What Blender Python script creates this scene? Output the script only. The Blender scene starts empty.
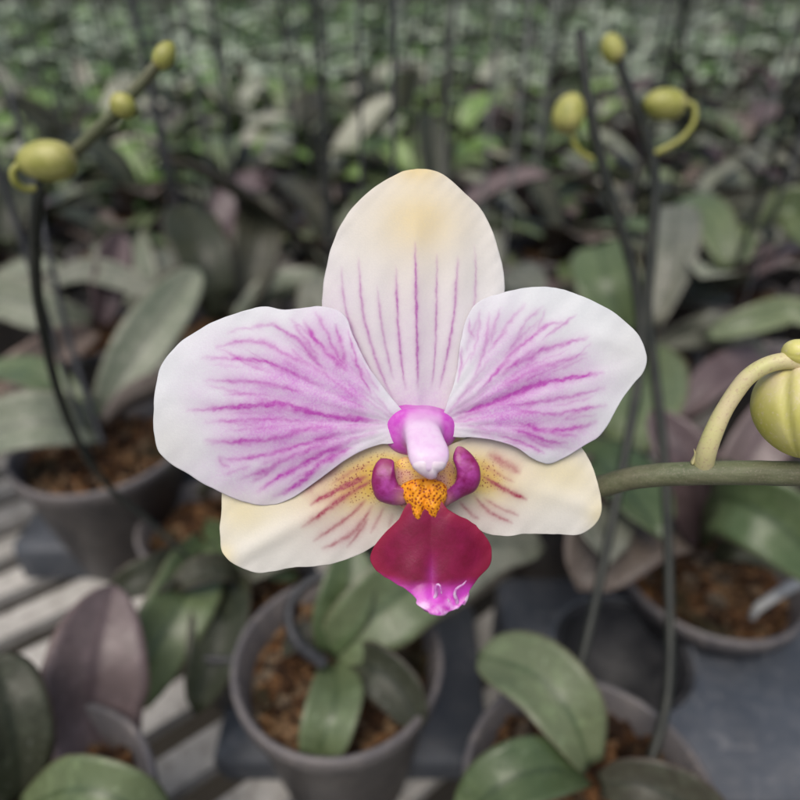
import bpy, math, random
import numpy as np
from mathutils import Vector, Matrix

random.seed(11)
rng = np.random.default_rng(5)
S = bpy.context.scene
COL = S.collection
R = math.radians

# ------------------------------------------------------------------ camera
TH = R(32.5)
T = 0.637                      # tangent of half the field of view
CAM = np.array((0.0, 0.0, 0.36))
FW = np.array((0.0, math.cos(TH), -math.sin(TH)))
UP = np.array((0.0, math.sin(TH), math.cos(TH)))
RT = np.array((1.0, 0.0, 0.0))
D0 = 0.122                     # distance of the flower
PX = D0 * T / 400.0            # metres per picture unit at the flower


def P(px, py, d):
    px = np.asarray(px, float); py = np.asarray(py, float); d = np.asarray(d, float)
    k = (px - 400) / 400 * T
    l = -(py - 400) / 400 * T
    return CAM + d[..., None] * (FW + k[..., None] * RT + l[..., None] * UP)


def G(px, py, z=0.0):
    v = FW + (px - 400) / 400 * T * RT - (py - 400) / 400 * T * UP
    return CAM + v * ((z - CAM[2]) / v[2])


cd = bpy.data.cameras.new('camera')
cam = bpy.data.objects.new('camera', cd); COL.objects.link(cam)
cam.location = CAM; cam.rotation_euler = (math.pi / 2 - TH, 0, 0)
cd.sensor_width = 36; cd.lens = 18 / T
cd.clip_start = 0.005; cd.clip_end = 500
cd.dof.use_dof = True; cd.dof.focus_distance = D0 - 0.001
cd.dof.aperture_fstop = 8.5
S.camera = cam

# ------------------------------------------------------------------ light
w = bpy.data.worlds.new('World'); S.world = w; w.use_nodes = True
nt = w.node_tree
bg = nt.nodes['Background']
sky = nt.nodes.new('ShaderNodeTexSky'); sky.sky_type = 'NISHITA'; sky.sun_disc = False
SUN_EL, SUN_AZ = R(66), R(205)
sky.sun_elevation = SUN_EL; sky.sun_rotation = SUN_AZ
sky.air_density = 1.0; sky.dust_density = 4.0; sky.ozone_density = 0.4
nt.links.new(sky.outputs[0], bg.inputs[0]); bg.inputs[1].default_value = 0.105
sl = bpy.data.lights.new('sun', 'SUN'); sl.energy = 2.0; sl.angle = R(50); sl.color = (1, 0.96, 0.91)
so = bpy.data.objects.new('sun', sl); COL.objects.link(so)
sd = Vector((math.sin(SUN_AZ) * math.cos(SUN_EL), math.cos(SUN_AZ) * math.cos(SUN_EL), math.sin(SUN_EL)))
so.rotation_euler = (-sd).to_track_quat('-Z', 'Y').to_euler()
so.location = (0, 0, 3)
S.view_settings.view_transform = 'Standard'; S.view_settings.look = 'None'
S.view_settings.gamma = 1; S.view_settings.exposure = 0.27


# ------------------------------------------------------------------ object helpers
def tag(o, label=None, cat=None, group=None, kind=None):
    if label: o['label'] = label
    if cat: o['category'] = cat
    if group: o['group'] = group
    if kind: o['kind'] = kind
    return o


def empty(name, loc=(0, 0, 0), label=None, cat=None, group=None):
    o = bpy.data.objects.new(name, None); COL.objects.link(o)
    o.empty_display_size = 0.01
    o.location = [float(c) for c in loc]
    return tag(o, label, cat, group)


def origin(o):
    v = Vector((0, 0, 0))
    while o is not None:
        v += o.location; o = o.parent
    return np.array(v)


class MB:
    """collects vertices and faces, built as one mesh object"""
    def __init__(self):
        self.v = []; self.f = []; self.mi = []

    def add(self, v, f, mi=0):
        b = len(self.v)
        self.v.extend([tuple(map(float, p)) for p in v])
        self.f.extend([tuple(int(i) + b for i in q) for q in f])
        self.mi.extend([mi] * len(f))
        return b

    def build(self, name, mats, parent=None, smooth=True):
        return mesh_obj(name, np.array(self.v), self.f, mats, parent, smooth, self.mi)


def mesh_obj(name, v, f, mats, parent=None, smooth=True, mi=None):
    v = np.asarray(v, float)
    off = origin(parent) if parent is not None else np.zeros(3)
    me = bpy.data.meshes.new(name)
    me.from_pydata((v - off).tolist(), [], [tuple(map(int, q)) for q in f])
    if not isinstance(mats, (list, tuple)): mats = [mats]
    for m in mats: me.materials.append(m)
    if smooth: me.polygons.foreach_set('use_smooth', [True] * len(me.polygons))
    if mi is not None and len(mats) > 1: me.polygons.foreach_set('material_index', mi)
    me.update()
    o = bpy.data.objects.new(name, me); COL.objects.link(o)
    if parent is not None: o.parent = parent
    return o


def children(o):
    return [c for c in bpy.data.objects if c.parent == o]


def copy_tree(o, kids, parent=None):
    c = o.copy(); COL.objects.link(c)
    if parent is not None: c.parent = parent
    for ch in kids.get(o.name, []): copy_tree(ch, kids, c)
    return c


def catmull(pts, n, closed=False):
    p = np.asarray(pts, float); m = len(p)
    out = []
    segs = m if closed else m - 1
    for i in range(segs):
        if closed:
            a, b, c, d = p[(i - 1) % m], p[i], p[(i + 1) % m], p[(i + 2) % m]
        else:
            b, c = p[i], p[i + 1]
            a = p[i - 1] if i > 0 else 2 * b - c
            d = p[i + 2] if i + 2 < m else 2 * c - b
        t = np.linspace(0, 1, 16, endpoint=False)[:, None]
        out.append(0.5 * (2 * b + (c - a) * t + (2 * a - 5 * b + 4 * c - d) * t ** 2 + (3 * b - a - 3 * c + d) * t ** 3))
    q = np.concatenate(out)
    q = np.vstack([q, q[:1] if closed else p[-1:]])
    L = np.concatenate([[0], np.cumsum(np.linalg.norm(np.diff(q, axis=0), axis=1))])
    s = np.linspace(0, L[-1], n + 1 if closed else n)
    r = np.stack([np.interp(s, L, q[:, k]) for k in range(q.shape[1])], 1)
    return r[:-1] if closed else r


def tube(pts, rad, n=48, k=10, squash=1.0):
    """tapered tube through 3D points; rad a list or a number"""
    pts = np.asarray(pts, float)
    c = catmull(pts, n)
    rad = np.atleast_1d(np.asarray(rad, float))
    r = np.interp(np.linspace(0, 1, n), np.linspace(0, 1, len(rad)), rad) if len(rad) > 1 else np.full(n, rad[0])
    tg = np.gradient(c, axis=0); tg /= np.linalg.norm(tg, axis=1)[:, None]
    ref = np.array((0.3, 0.9, 0.31)); ref = ref - tg[0] * ref.dot(tg[0]); ref /= np.linalg.norm(ref)
    v = []; f = []
    for i in range(n):
        ref = ref - tg[i] * ref.dot(tg[i]); ref /= np.linalg.norm(ref)
        b = np.cross(tg[i], ref)
        for j in range(k):
            a = 2 * math.pi * j / k
            v.append(c[i] + r[i] * (ref * math.cos(a) + b * math.sin(a) * squash))
    for i in range(n - 1):
        for j in range(k):
            f.append((i * k + j, i * k + (j + 1) % k, (i + 1) * k + (j + 1) % k, (i + 1) * k + j))
    f.append(tuple(range(k))[::-1]); f.append(tuple((n - 1) * k + j for j in range(k)))
    return np.array(v), f


def lathe(prof, k=40):
    v = []; f = []
    n = len(prof)
    for r, z in prof:
        for j in range(k):
            a = 2 * math.pi * j / k
            v.append((r * math.cos(a), r * math.sin(a), z))
    for i in range(n - 1):
        for j in range(k):
            f.append((i * k + j, i * k + (j + 1) % k, (i + 1) * k + (j + 1) % k, (i + 1) * k + j))
    return np.array(v), f


def box(c, s, rz=0.0):
    v = np.array([(x, y, z) for x in (-.5, .5) for y in (-.5, .5) for z in (-.5, .5)]) * np.array(s)
    ca, sa = math.cos(rz), math.sin(rz)
    v = v @ np.array(((ca, sa, 0), (-sa, ca, 0), (0, 0, 1)))
    return v + np.array(c), [(0, 1, 3, 2), (4, 6, 7, 5), (0, 4, 5, 1), (2, 3, 7, 6), (0, 2, 6, 4), (1, 5, 7, 3)]


# ------------------------------------------------------------------ materials
class NT:
    def __init__(self, name):
        self.m = bpy.data.materials.new(name); self.m.use_nodes = True
        self.t = self.m.node_tree; self.n = self.t.nodes; self.b = self.n['Principled BSDF']
        self.out = self.n['Material Output']

    def new(self, typ, **kw):
        x = self.n.new(typ)
        for k, v in kw.items():
            if hasattr(x, k) and k not in x.inputs: setattr(x, k, v)
            else: x.inputs[k].default_value = v
        return x

    def link(self, a, b): self.t.links.new(a, b)

    def coord(self, kind='Object'):
        return self.new('ShaderNodeTexCoord').outputs[kind]

    def noise(self, scale, detail=3, rough=0.55, vec=None, dist=0.0):
        x = self.new('ShaderNodeTexNoise')
        x.inputs['Scale'].default_value = scale; x.inputs['Detail'].default_value = detail
        x.inputs['Roughness'].default_value = rough; x.inputs['Distortion'].default_value = dist
        self.link(vec if vec is not None else self.coord(), x.inputs['Vector'])
        return x.outputs['Fac']

    def ramp(self, fac, stops):
        x = self.new('ShaderNodeValToRGB'); e = x.color_ramp.elements
        while len(e) > 1: e.remove(e[-1])
        e[0].position = stops[0][0]; e[0].color = (*stops[0][1], 1)
        for p, c in stops[1:]:
            q = e.new(p); q.color = (*c, 1)
        self.link(fac, x.inputs['Fac'])
        return x.outputs['Color']

    def map(self, fac, a, b, c=0.0, d=1.0, smooth=False):
        x = self.new('ShaderNodeMapRange'); x.clamp = True
        if smooth: x.interpolation_type = 'SMOOTHSTEP'
        for i, v in zip((1, 2, 3, 4), (a, b, c, d)): x.inputs[i].default_value = v
        self.link(fac, x.inputs[0])
        return x.outputs[0]

    def math(self, op, a, b):
        x = self.new('ShaderNodeMath', operation=op)
        for i, q in enumerate((a, b)):
            if isinstance(q, (int, float)): x.inputs[i].default_value = q
            else: self.link(q, x.inputs[i])
        return x.outputs[0]

    def mix(self, fac, a, b, blend='MIX'):
        x = self.new('ShaderNodeMix'); x.data_type = 'RGBA'; x.blend_type = blend
        if isinstance(fac, (int, float)): x.inputs[0].default_value = fac
        else: self.link(fac, x.inputs[0])
        for i, q in ((6, a), (7, b)):
            if isinstance(q, tuple): x.inputs[i].default_value = (*q, 1)
            else: self.link(q, x.inputs[i])
        return x.outputs[2]

    def bump(self, h, strength, dist):
        x = self.new('ShaderNodeBump'); x.inputs['Strength'].default_value = strength
        x.inputs['Distance'].default_value = dist
        self.link(h, x.inputs['Height']); self.link(x.outputs[0], self.b.inputs['Normal'])

    def translucent(self, col, fac):
        t = self.new('ShaderNodeBsdfTranslucent'); s = self.new('ShaderNodeMixShader')
        if isinstance(col, tuple): t.inputs[0].default_value = (*col, 1)
        else: self.link(col, t.inputs[0])
        s.inputs[0].default_value = fac
        self.link(self.b.outputs[0], s.inputs[1]); self.link(t.outputs[0], s.inputs[2])
        self.link(s.outputs[0], self.out.inputs[0])

    def attr(self, name):
        x = self.new('ShaderNodeAttribute', attribute_name=name)
        s = self.new('ShaderNodeSeparateColor'); self.link(x.outputs['Color'], s.inputs[0])
        return s.outputs[0], s.outputs[1], s.outputs[2]

    def col(self, c):
        if isinstance(c, tuple): self.b.inputs['Base Color'].default_value = (*c, 1)
        else: self.link(c, self.b.inputs['Base Color'])

    def set(self, rough=0.5, spec=0.5):
        self.b.inputs['Roughness'].default_value = rough
        self.b.inputs['Specular IOR Level'].default_value = spec


def petal_material(name, base, base2, pink, vein, yellow, dot_col=None, deep=None):
    a = NT(name)
    r, g, b = a.attr('pigment')
    broad = a.noise(90, 3)
    c = a.mix(a.map(broad, .35, .7), base, base2)
    c = a.mix(b if not deep else a.map(b, 0, .75), c, yellow)
    if deep: c = a.mix(a.map(b, .55, 1.0, 0, .9), c, deep)
    c = a.mix(a.map(a.noise(2000, 2, .6), .35, .65, 0, .10), c, tuple(x * .72 for x in base2))
    c = a.mix(a.map(a.noise(130, 4, .6), .5, .7, 0, .10), c, tuple(x * .8 for x in base2))
    # fine speckle of pigment cells between the veins
    sp = a.map(a.noise(2400, 2, .6), .36, .62)
    md = a.map(a.noise(260, 4, .6), .25, .66)
    dens = a.math('MULTIPLY', g, a.math('ADD', .34, a.math('ADD', a.math('MULTIPLY', sp, .34), a.math('MULTIPLY', md, .36))))
    c = a.mix(a.map(dens, 0, 1, 0, .98), c, pink)
    gr = a.map(a.noise(1300, 3, .6), .28, .58, .68, 1.0)
    c = a.mix(a.math('MULTIPLY', r, gr), c, vein)
    if dot_col:
        v = a.new('ShaderNodeTexVoronoi'); v.inputs['Scale'].default_value = 1900
        a.link(a.coord(), v.inputs['Vector'])
        d = a.map(v.outputs['Distance'], .20, .40, .85, 0)
        keep = a.map(a.noise(600, 1), .34, .46)
        c = a.mix(a.math('MULTIPLY', a.math('MULTIPLY', d, a.map(b, .50, .80)), keep), c, dot_col)
    a.col(c); a.set(.48, .35)
    a.b.inputs['Sheen Weight'].default_value = .08
    a.bump(a.noise(3000, 2), .22, .00018)
    a.translucent(c, .36)
    return a.m


M_petal = petal_material('petal', (.825, .845, .845), (.79, .81, .82), (.68, .27, .69), (.54, .085, .49), (.84, .74, .50))
M_dorsal = petal_material('dorsal_sepal', (.84, .82, .795), (.82, .805, .80), (.70, .40, .72), (.50, .15, .46), (.84, .70, .38))
M_lateral = petal_material('lateral_sepal', (.84, .82, .765), (.82, .795, .735), (.68, .32, .42), (.42, .07, .12), (.83, .70, .30), (.30, .05, .05), (.78, .54, .06))

a = NT('column'); r, g, b = a.attr('pigment')
c = a.mix(a.map(a.noise(200, 2), .3, .7), (.84, .68, .84), (.80, .58, .80))
c = a.mix(a.map(a.noise(900, 3), .5, .75, 0, .35), c, (.76, .40, .74))
c = a.mix(a.math('MULTIPLY', r, a.map(a.noise(700, 2), .2, .6, .8, 1)), c, (.62, .08, .56))
a.col(c); a.set(.38, .45); a.bump(a.noise(1800, 2), .15, .0002); a.translucent(c, .2); M_column = a.m

a = NT('anther_cap'); c = a.mix(a.map(a.noise(400, 2), .35, .65), (.86, .76, .82), (.78, .60, .74))
a.col(c); a.set(.35, .45); a.translucent(c, .2); M_anther = a.m

a = NT('lip_midlobe'); r, g, b = a.attr('pigment')
c = a.mix(a.map(a.noise(330, 4, .65), .3, .7), (.155, .002, .024), (.225, .004, .050))
c = a.mix(b, c, (.30, .015, .05))
c = a.mix(a.math('MULTIPLY', r, a.map(a.noise(500, 3), .25, .6, .7, 1)), c, (.58, .05, .52))
c = a.mix(a.math('MULTIPLY', g, a.map(a.noise(650, 3), .35, .62)), c, (.85, .62, .86))
a.col(c); a.set(.33, .42)
a.bump(a.noise(1700, 2), .2, .0002); a.translucent(c, .1); M_mid = a.m

a = NT('lip_side_lobe'); r, g, b = a.attr('pigment')
c = a.mix(a.map(a.noise(480, 3, .6), .36, .66), (.235, .008, .11), (.40, .05, .30))
c = a.mix(r, c, (.22, .008, .05)); c = a.mix(g, c, (.66, .30, .33))
a.col(c); a.set(.36, .5); a.bump(a.noise(900, 3), .3, .0003); a.translucent(c, .12); M_side = a.m

a = NT('lip_throat')
v = a.new('ShaderNodeTexVoronoi'); v.inputs['Scale'].default_value = 2300; a.link(a.coord(), v.inputs['Vector'])
c = a.mix(a.map(a.noise(260, 2), .35, .65), (.80, .52, .12), (.72, .40, .34))
c = a.mix(a.map(v.outputs['Distance'], .20, .36, .85, 0), c, (.36, .04, .08))
a.col(c); a.set(.4, .4); a.translucent(c, .15); M_throat = a.m

a = NT('lip_callus')
v = a.new('ShaderNodeTexVoronoi'); v.inputs['Scale'].default_value = 1750; a.link(a.coord(), v.inputs['Vector'])
c = a.mix(a.map(a.noise(500, 2), .35, .65), (.80, .27, .010), (.72, .31, .015))
c = a.mix(a.map(v.outputs['Distance'], .26, .50, .95, 0), c, (.25, .04, .010))
a.col(c); a.set(.45, .3); a.bump(v.outputs['Distance'], .25, .0003); M_callus = a.m

a = NT('tendril'); c = a.mix(a.map(a.noise(700, 3), .38, .62), (.84, .66, .84), (.66, .20, .62))
a.col(c); a.set(.4, .4); a.translucent(c, .3); M_tendril = a.m

a = NT('flower_stem')
mp = a.new('ShaderNodeMapping'); mp.inputs['Scale'].default_value = (.12, 1, 1); a.link(a.coord(), mp.inputs['Vector'])
st = a.noise(900, 4, .6, mp.outputs[0])
c = a.mix(a.map(st, .3, .7), (.070, .086, .038), (.135, .148, .080))
c = a.mix(a.map(a.noise(2500, 2), .55, .7, 0, .5), c, (.22, .20, .15))
c = a.mix(a.map(a.noise(60, 2), .45, .7, 0, .4), c, (.13, .10, .07))
a.col(c); a.set(.55, .35); a.bump(st, .3, .0004); M_stem = a.m

a = NT('pedicel')
c = a.mix(a.map(a.noise(160, 3), .35, .68), (.58, .56, .24), (.62, .52, .32))
c = a.mix(a.map(a.noise(1700, 2), .55, .72, 0, .5), c, (.42, .26, .2))
a.col(c); a.set(.42, .4); a.bump(a.noise(900, 2), .15, .0003); a.translucent(c, .1); M_pedicel = a.m

def bud_material(name, c1, c2, blush, seam):
    a = NT(name); r, g, b = a.attr('pigment')
    c = a.mix(a.map(a.noise(140, 3), .35, .68), c1, c2)
    c = a.mix(a.math('MULTIPLY', g, a.map(a.noise(260, 3), .25, .7)), c, blush)
    c = a.mix(b, c, tuple(x * .8 for x in c1))
    c = a.mix(a.map(a.noise(1300, 2), .56, .72, 0, .35), c, blush)
    c = a.mix(a.math('MULTIPLY', r, .45), c, seam)
    a.col(c); a.set(.40, .4); a.bump(a.noise(1100, 2), .15, .0003); a.translucent(c, .15)
    return a.m


M_bud = bud_material('bud', (.58, .55, .12), (.72, .67, .26), (.80, .66, .56), (.30, .30, .05))
M_gbud = bud_material('green_bud', (.30, .31, .06), (.48, .46, .15), (.50, .42, .20), (.13, .16, .03))


def leaf_material(name, c1, c2, c3, rough=.42, spec=.5):
    a = NT(name)
    oi = a.new('ShaderNodeObjectInfo')
    ac = a.new('ShaderNodeAttribute', attribute_name='across').outputs['Fac']
    c = a.mix(a.map(a.noise(28, 4, .6), .32, .68), c1, c2)
    c = a.mix(a.math('MULTIPLY', oi.outputs['Random'], .55), c, c3)
    c = a.mix(a.map(a.noise(150, 5, .7), .50, .72, 0, .45), c, tuple(min(.5, x * 1.6 + .03) for x in c2))
    c = a.mix(a.map(a.noise(420, 2, .6), .66, .72, 0, .55), c, tuple(min(.5, x * 1.3 + .12) for x in c2))
    c = a.mix(a.map(a.noise(45, 3, .7), .60, .72, 0, .5), c, tuple(x * .45 for x in c1))
    c = a.mix(a.map(ac, .03, .16, .6, 0), c, tuple(x * .55 for x in c1))
    c = a.mix(a.map(ac, .90, 1.0, 0, .5), c, (.10, .055, .05))
    hs = a.new('ShaderNodeHueSaturation'); a.link(c, hs.inputs['Color'])
    a.link(a.map(oi.outputs['Random'], 0, 1, .75, 1.25), hs.inputs['Value'])
    a.col(hs.outputs[0]); a.set(rough, spec)
    a.link(a.map(a.noise(60, 4, .65), .3, .7, rough - .1, rough + .16), a.b.inputs['Roughness'])
    a.bump(a.math('ADD', a.noise(70, 3), a.math('MULTIPLY', a.noise(300, 3), .2)), .3, .003)
    a.translucent(hs.outputs[0], .10)
    return a.m


M_leaf = leaf_material('leaf_green', (.065, .110, .040), (.120, .165, .072), (.14, .145, .09), .36)
M_leaf_grey = leaf_material('leaf_grey', (.125, .138, .102), (.215, .215, .170), (.12, .15, .09), .42)
M_leaf_purple = leaf_material('leaf_purple', (.085, .052, .060), (.140, .098, .102), (.13, .112, .095), .42)
M_leaf_dark = leaf_material('leaf_dark', (.022, .031, .016), (.045, .053, .030), (.048, .036, .030), .40, .3)
M_leaf_bright = leaf_material('leaf_bright', (.085, .190, .028), (.19, .30, .075), (.20, .24, .11), .34)
M_leaf_brown = leaf_material('leaf_brown', (.112, .086, .068), (.180, .148, .122), (.15, .105, .08), .46)
M_leaf_pale = leaf_material('leaf_pale', (.22, .25, .16), (.38, .40, .30), (.32, .27, .22), .34)  # whitish green that puts leaf gloss and distance haze into the colour

a = NT('spike')
c = a.mix(a.map(a.noise(80, 3), .35, .65), (.009, .012, .009), (.026, .028, .021))
a.col(c); a.set(.5, .4); M_spike = a.m

a = NT('stake_wire')
c = a.mix(a.map(a.noise(60, 3), .35, .65), (.030, .032, .036), (.065, .065, .07)); a.col(c); a.set(.5, .4); M_stake = a.m
a = NT('stake_pale')
c = a.mix(a.map(a.noise(60, 3), .35, .65), (.13, .135, .13), (.20, .20, .19)); a.col(c); a.set(.5, .4); M_stake_pale = a.m
a = NT('blue_clip'); a.col((.05, .09, .20)); a.set(.4, .5); M_clip = a.m


def pot_material(name, c1, c2, dust):
    a = NT(name)
    c = a.mix(a.map(a.noise(22, 4), .35, .68), c1, c2)
    c = a.mix(a.map(a.noise(130, 5, .7), .48, .75, 0, .6), c, dust)
    c = a.mix(a.map(a.noise(55, 3, .7, dist=1.5), .58, .70, 0, .55), c, tuple(x * 1.25 for x in dust))
    c = a.mix(a.map(a.noise(320, 2), .66, .72, 0, .5), c, tuple(x * 1.5 for x in dust))
    a.col(c); a.set(.48, .45)
    a.link(a.map(a.noise(40, 3), .3, .7, .36, .62), a.b.inputs['Roughness'])
    a.bump(a.noise(200, 3), .1, .001)
    return a.m


M_pot = pot_material('pot_plastic', (.082, .078, .082), (.130, .116, .112), (.21, .185, .165))
M_pot_dark = pot_material('pot_dark', (.014, .015, .017), (.034, .035, .039), (.08, .078, .08))
M_tray = pot_material('tray_plastic', (.040, .046, .056), (.066, .074, .088), (.12, .12, .125))

a = NT('potting_bark')
v = a.new('ShaderNodeTexVoronoi'); v.inputs['Scale'].default_value = 110; a.link(a.coord(), v.inputs['Vector'])
sp = a.new('ShaderNodeSeparateColor'); a.link(v.outputs['Color'], sp.inputs[0])
n1 = a.noise(240, 5, .7)
c = a.ramp(sp.outputs[0], [(.0, (.05, .024, .012)), (.35, (.17, .078, .030)), (.6, (.34, .165, .065)), (.85, (.46, .28, .14)), (1, (.30, .24, .17))])
c = a.mix(a.map(n1, .42, .62, .85, 0), c, (.025, .014, .008))
c = a.mix(a.map(a.noise(30, 3), .54, .66, 0, .85), c, (.030, .030, .014))
a.col(c); a.set(.85, .2); a.bump(n1, 1.0, .008); M_bark = a.m

a = NT('bench_slat')
mp = a.new('ShaderNodeMapping'); mp.inputs['Scale'].default_value = (1, 1, 1); a.link(a.coord(), mp.inputs['Vector'])
c = a.mix(a.map(a.noise(25, 4, .65), .3, .7), (.30, .29, .265), (.50, .48, .45))
c = a.mix(a.map(a.noise(120, 5, .7), .5, .72, 0, .7), c, (.16, .145, .12))
a.col(c); a.set(.7, .3); a.bump(a.noise(200, 4), .3, .002); M_slat = a.m
a = NT('ground_soil')
c = a.mix(a.map(a.noise(3, 5, .7), .35, .65), (.045, .04, .033), (.08, .07, .055)); a.col(c); a.set(.9, .2); M_ground = a.m
a = NT('aerial_root')
c = a.mix(a.map(a.noise(150, 3), .35, .65), (.30, .30, .29), (.42, .42, .40)); a.col(c); a.set(.6, .3); M_root = a.m


# ------------------------------------------------------------------ the flower
def disk(outline, centre, zf, rings, segs, pw=1.0):
    """sheet inside a closed outline (picture units); returns px, py, z, rho and faces"""
    o = catmull(outline, segs, True)
    rr = (np.arange(1, rings + 1) / rings) ** pw
    c = np.array(centre, float)
    q = c + rr[:, None, None] * (o[None] - c)
    q = np.vstack([c[None], q.reshape(-1, 2)])
    rho = np.concatenate([[0], np.repeat(rr, segs)])
    f = [(0, 1 + (j + 1) % segs, 1 + j) for j in range(segs)]
    for i in range(rings - 1):
        a0, b0 = 1 + i * segs, 1 + (i + 1) * segs
        for j in range(segs):
            k = (j + 1) % segs
            f.append((a0 + j, a0 + k, b0 + k, b0 + j))
    z = zf(q[:, 0], q[:, 1], rho)
    return q[:, 0], q[:, 1], z, rho, f


def set_pigment(o, r, g, b):
    at = o.data.attributes.new('pigment', 'FLOAT_COLOR', 'POINT')
    n = len(o.data.vertices)
    arr = np.ones((n, 4)); arr[:, 0] = r; arr[:, 1] = g; arr[:, 2] = b
    at.data.foreach_set('color', np.clip(arr, 0, 1).astype(np.float32).ravel())


def wob(x, y, k=1.0, ph=0.0):
    return (np.sin(x * .31 * k + y * .17 * k + ph) + np.sin(x * -.13 * k + y * .41 * k + 1.7 + ph) + .7 * np.sin(x * .53 * k - y * .29 * k + 4 + ph)
            + .6 * np.sin(x * .9 * k + y * .8 * k + 2 * ph)) / 3.3


def veins(x, y, lines, jit=1.0, fat=1.28):
    """pigment of traced veins: each (points, width, strength)"""
    out = np.zeros_like(x)
    qx = x + jit * wob(x, y, 1.1); qy = y + jit * wob(x, y, 1.3, 2.0)
    for li, (pts, wd, st) in enumerate(lines):
        c = catmull(pts, 40)
        L = np.linspace(0, 1, 40)
        best = np.full(x.shape, 1e9); tt = np.zeros_like(x)
        for i in range(39):
            a, b = c[i], c[i + 1]; d = b - a; l2 = max(d.dot(d), 1e-9)
            t = np.clip(((qx - a[0]) * d[0] + (qy - a[1]) * d[1]) / l2, 0, 1)
            ds = (qx - a[0] - t * d[0]) ** 2 + (qy - a[1] - t * d[1]) ** 2
            m = ds < best
            best[m] = ds[m]; tt[m] = L[i] + t[m] / 39
        prof = np.clip(tt / .22, 0, 1) * np.clip((1 - tt) / .16, 0, 1)
        prof = .15 * np.clip(tt / .04, 0, 1) * np.clip((1 - tt) / .04, 0, 1) + .85 * prof
        w_ = fat * wd * (.65 + .35 * np.sin(np.pi * np.clip(tt, 0, 1))) * (1 + .3 * wob(x, y, .5, li))
        k = st * prof * (.82 + .3 * wob(x, y, .7, li * 1.3)) * np.exp(-best / (w_ * w_))
        k += .36 * st * prof * np.exp(-best / (w_ * w_ * 7))
        out = out + k * (1 - out * .6)
    return np.clip(out, 0, 1)


def blob(x, y, cx, cy, rx, ry, ang=0.0):
    c, s = math.cos(ang), math.sin(ang)
    u = (x - cx) * c + (y - cy) * s; v = -(x - cx) * s + (y - cy) * c
    return np.exp(-(u / rx) ** 2 - (v / ry) ** 2)


base_pt = P(690, 473, D0 + .006)
spray = empty('orchid_spray', base_pt, 'large white orchid bloom with pink veins and dark red lip, on a horizontal green stem', 'orchid flower')


def sheet(name, outline, centre, zf, mat, parent, pig, rings=84, segs=380, thick=.00055):
    outline = catmull(outline, 130, True)
    outline = outline + .45 * np.stack([wob(outline[:, 0], outline[:, 1], .55, 1), wob(outline[:, 0], outline[:, 1], .6, 3)], 1)
    x, y, z, rho, f = disk(outline, centre, zf, rings, segs)
    v = P(x, y, D0 - z * PX)
    o = mesh_obj(name, v, f, mat, parent)
    r, g, b = pig(x, y, rho)
    set_pigment(o, r, g, b)
    m = o.modifiers.new('thickness', 'SOLIDIFY'); m.thickness = thick; m.offset = -1
    return o


def puff(name, outline, centre, z0, front, back, mat, parent, pig=None, zadd=None, rings=26, segs=120, ex=.5):
    """closed rounded body over an outline: domed front and back"""
    fz = lambda x, y, r: z0 + front * np.clip(1 - r ** 2.2, 0, 1) ** ex + (zadd(x, y, r) if zadd else 0)
    x, y, z, rho, f = disk(outline, centre, fz, rings, segs, .75)
    n = len(x)
    zb = z0 - back * np.clip(1 - rho ** 2.2, 0, 1) ** ex + (zadd(x, y, rho) if zadd else 0)
    v = np.vstack([P(x, y, D0 - z * PX), P(x, y, D0 - (zb - .05) * PX)])
    f2 = [tuple(n + i for i in q[::-1]) for q in f]
    a0 = 1 + (rings - 1) * segs
    rim = [(a0 + j, a0 + (j + 1) % segs, n + a0 + (j + 1) % segs, n + a0 + j) for j in range(segs)]
    o = mesh_obj(name, v, f + f2 + rim, mat, parent)
    if pig:
        r, g, b = pig(np.concatenate([x, x]), np.concatenate([y, y]), np.concatenate([rho, rho]))
        set_pigment(o, r, g, b)
    return o


# dorsal sepal
dors = [(322, 306), (325, 274), (334, 240), (349, 212), (372, 189), (398, 173.5), (410, 169.5), (424, 169), (436, 171), (447, 177), (466, 194), (485, 215),
        (498, 248), (504.5, 280), (502, 305), (490, 342), (467, 385), (444, 416), (420, 426), (398, 418), (372, 396), (345, 368), (328, 338)]


def z_dors(x, y, r):
    u = (x - 416) / 90; v = (420 - y) / 250
    z = -9 - 9 * u ** 2 + 16 * v - 18 * v ** 2 + 2.2 * np.exp(-((x - 416) / 7) ** 2) * np.clip(1 - v, 0, 1)
    z += 1.3 * np.cos((x - 416) / 19 * np.pi * .9) * np.exp(-((v - .45) / .35) ** 2)
    z += .9 * wob(x, y, .16) + 1.1 * r ** 6 * wob(x, y, .4) - 5 * np.clip(v - .86, 0, 1) * 4 * np.exp(-((x - 417) / 14) ** 2)
    return z


LD = [([(415, 240), (416, 290), (417, 340), (418, 392)], 1.25, .95), ([(437, 252), (436.5, 300), (435, 356), (431, 390)], 1.0, .62),
      ([(458, 254), (456, 290), (453, 322), (446, 360), (439, 392)], 1.2, .75), ([(475, 243), (475.5, 290), (470, 330), (456, 372)], .95, .45),
      ([(396, 265), (397, 300), (398.5, 330), (402, 366), (406, 392)], 1.15, .78), ([(377, 284), (381, 320), (386, 348), (394, 382)], 1.05, .55),
      ([(358.5, 255), (361, 295), (365, 322), (378, 365), (394, 402)], 1.2, .68), ([(341, 265), (343.5, 295), (348, 318), (360, 350), (378, 385)], 1.1, .55)]


def pig_dors(x, y, r):
    b = .46 * blob(x, y, 420, 220, 36, 30) + .7 * blob(x, y, 418, 168, 26, 14) + .40 * blob(x, y, 417, 215, 70, 66)
    g = .55 * blob(x, y, 418, 412, 48, 32) + .26 * blob(x, y, 412, 345, 62, 60) + .2 * blob(x, y, 335, 310, 25, 40)
    return veins(x, y, LD, .6, 1.05), g, b


sheet('dorsal_sepal', dors, (415, 295), z_dors, M_dorsal, spray, pig_dors)

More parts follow.
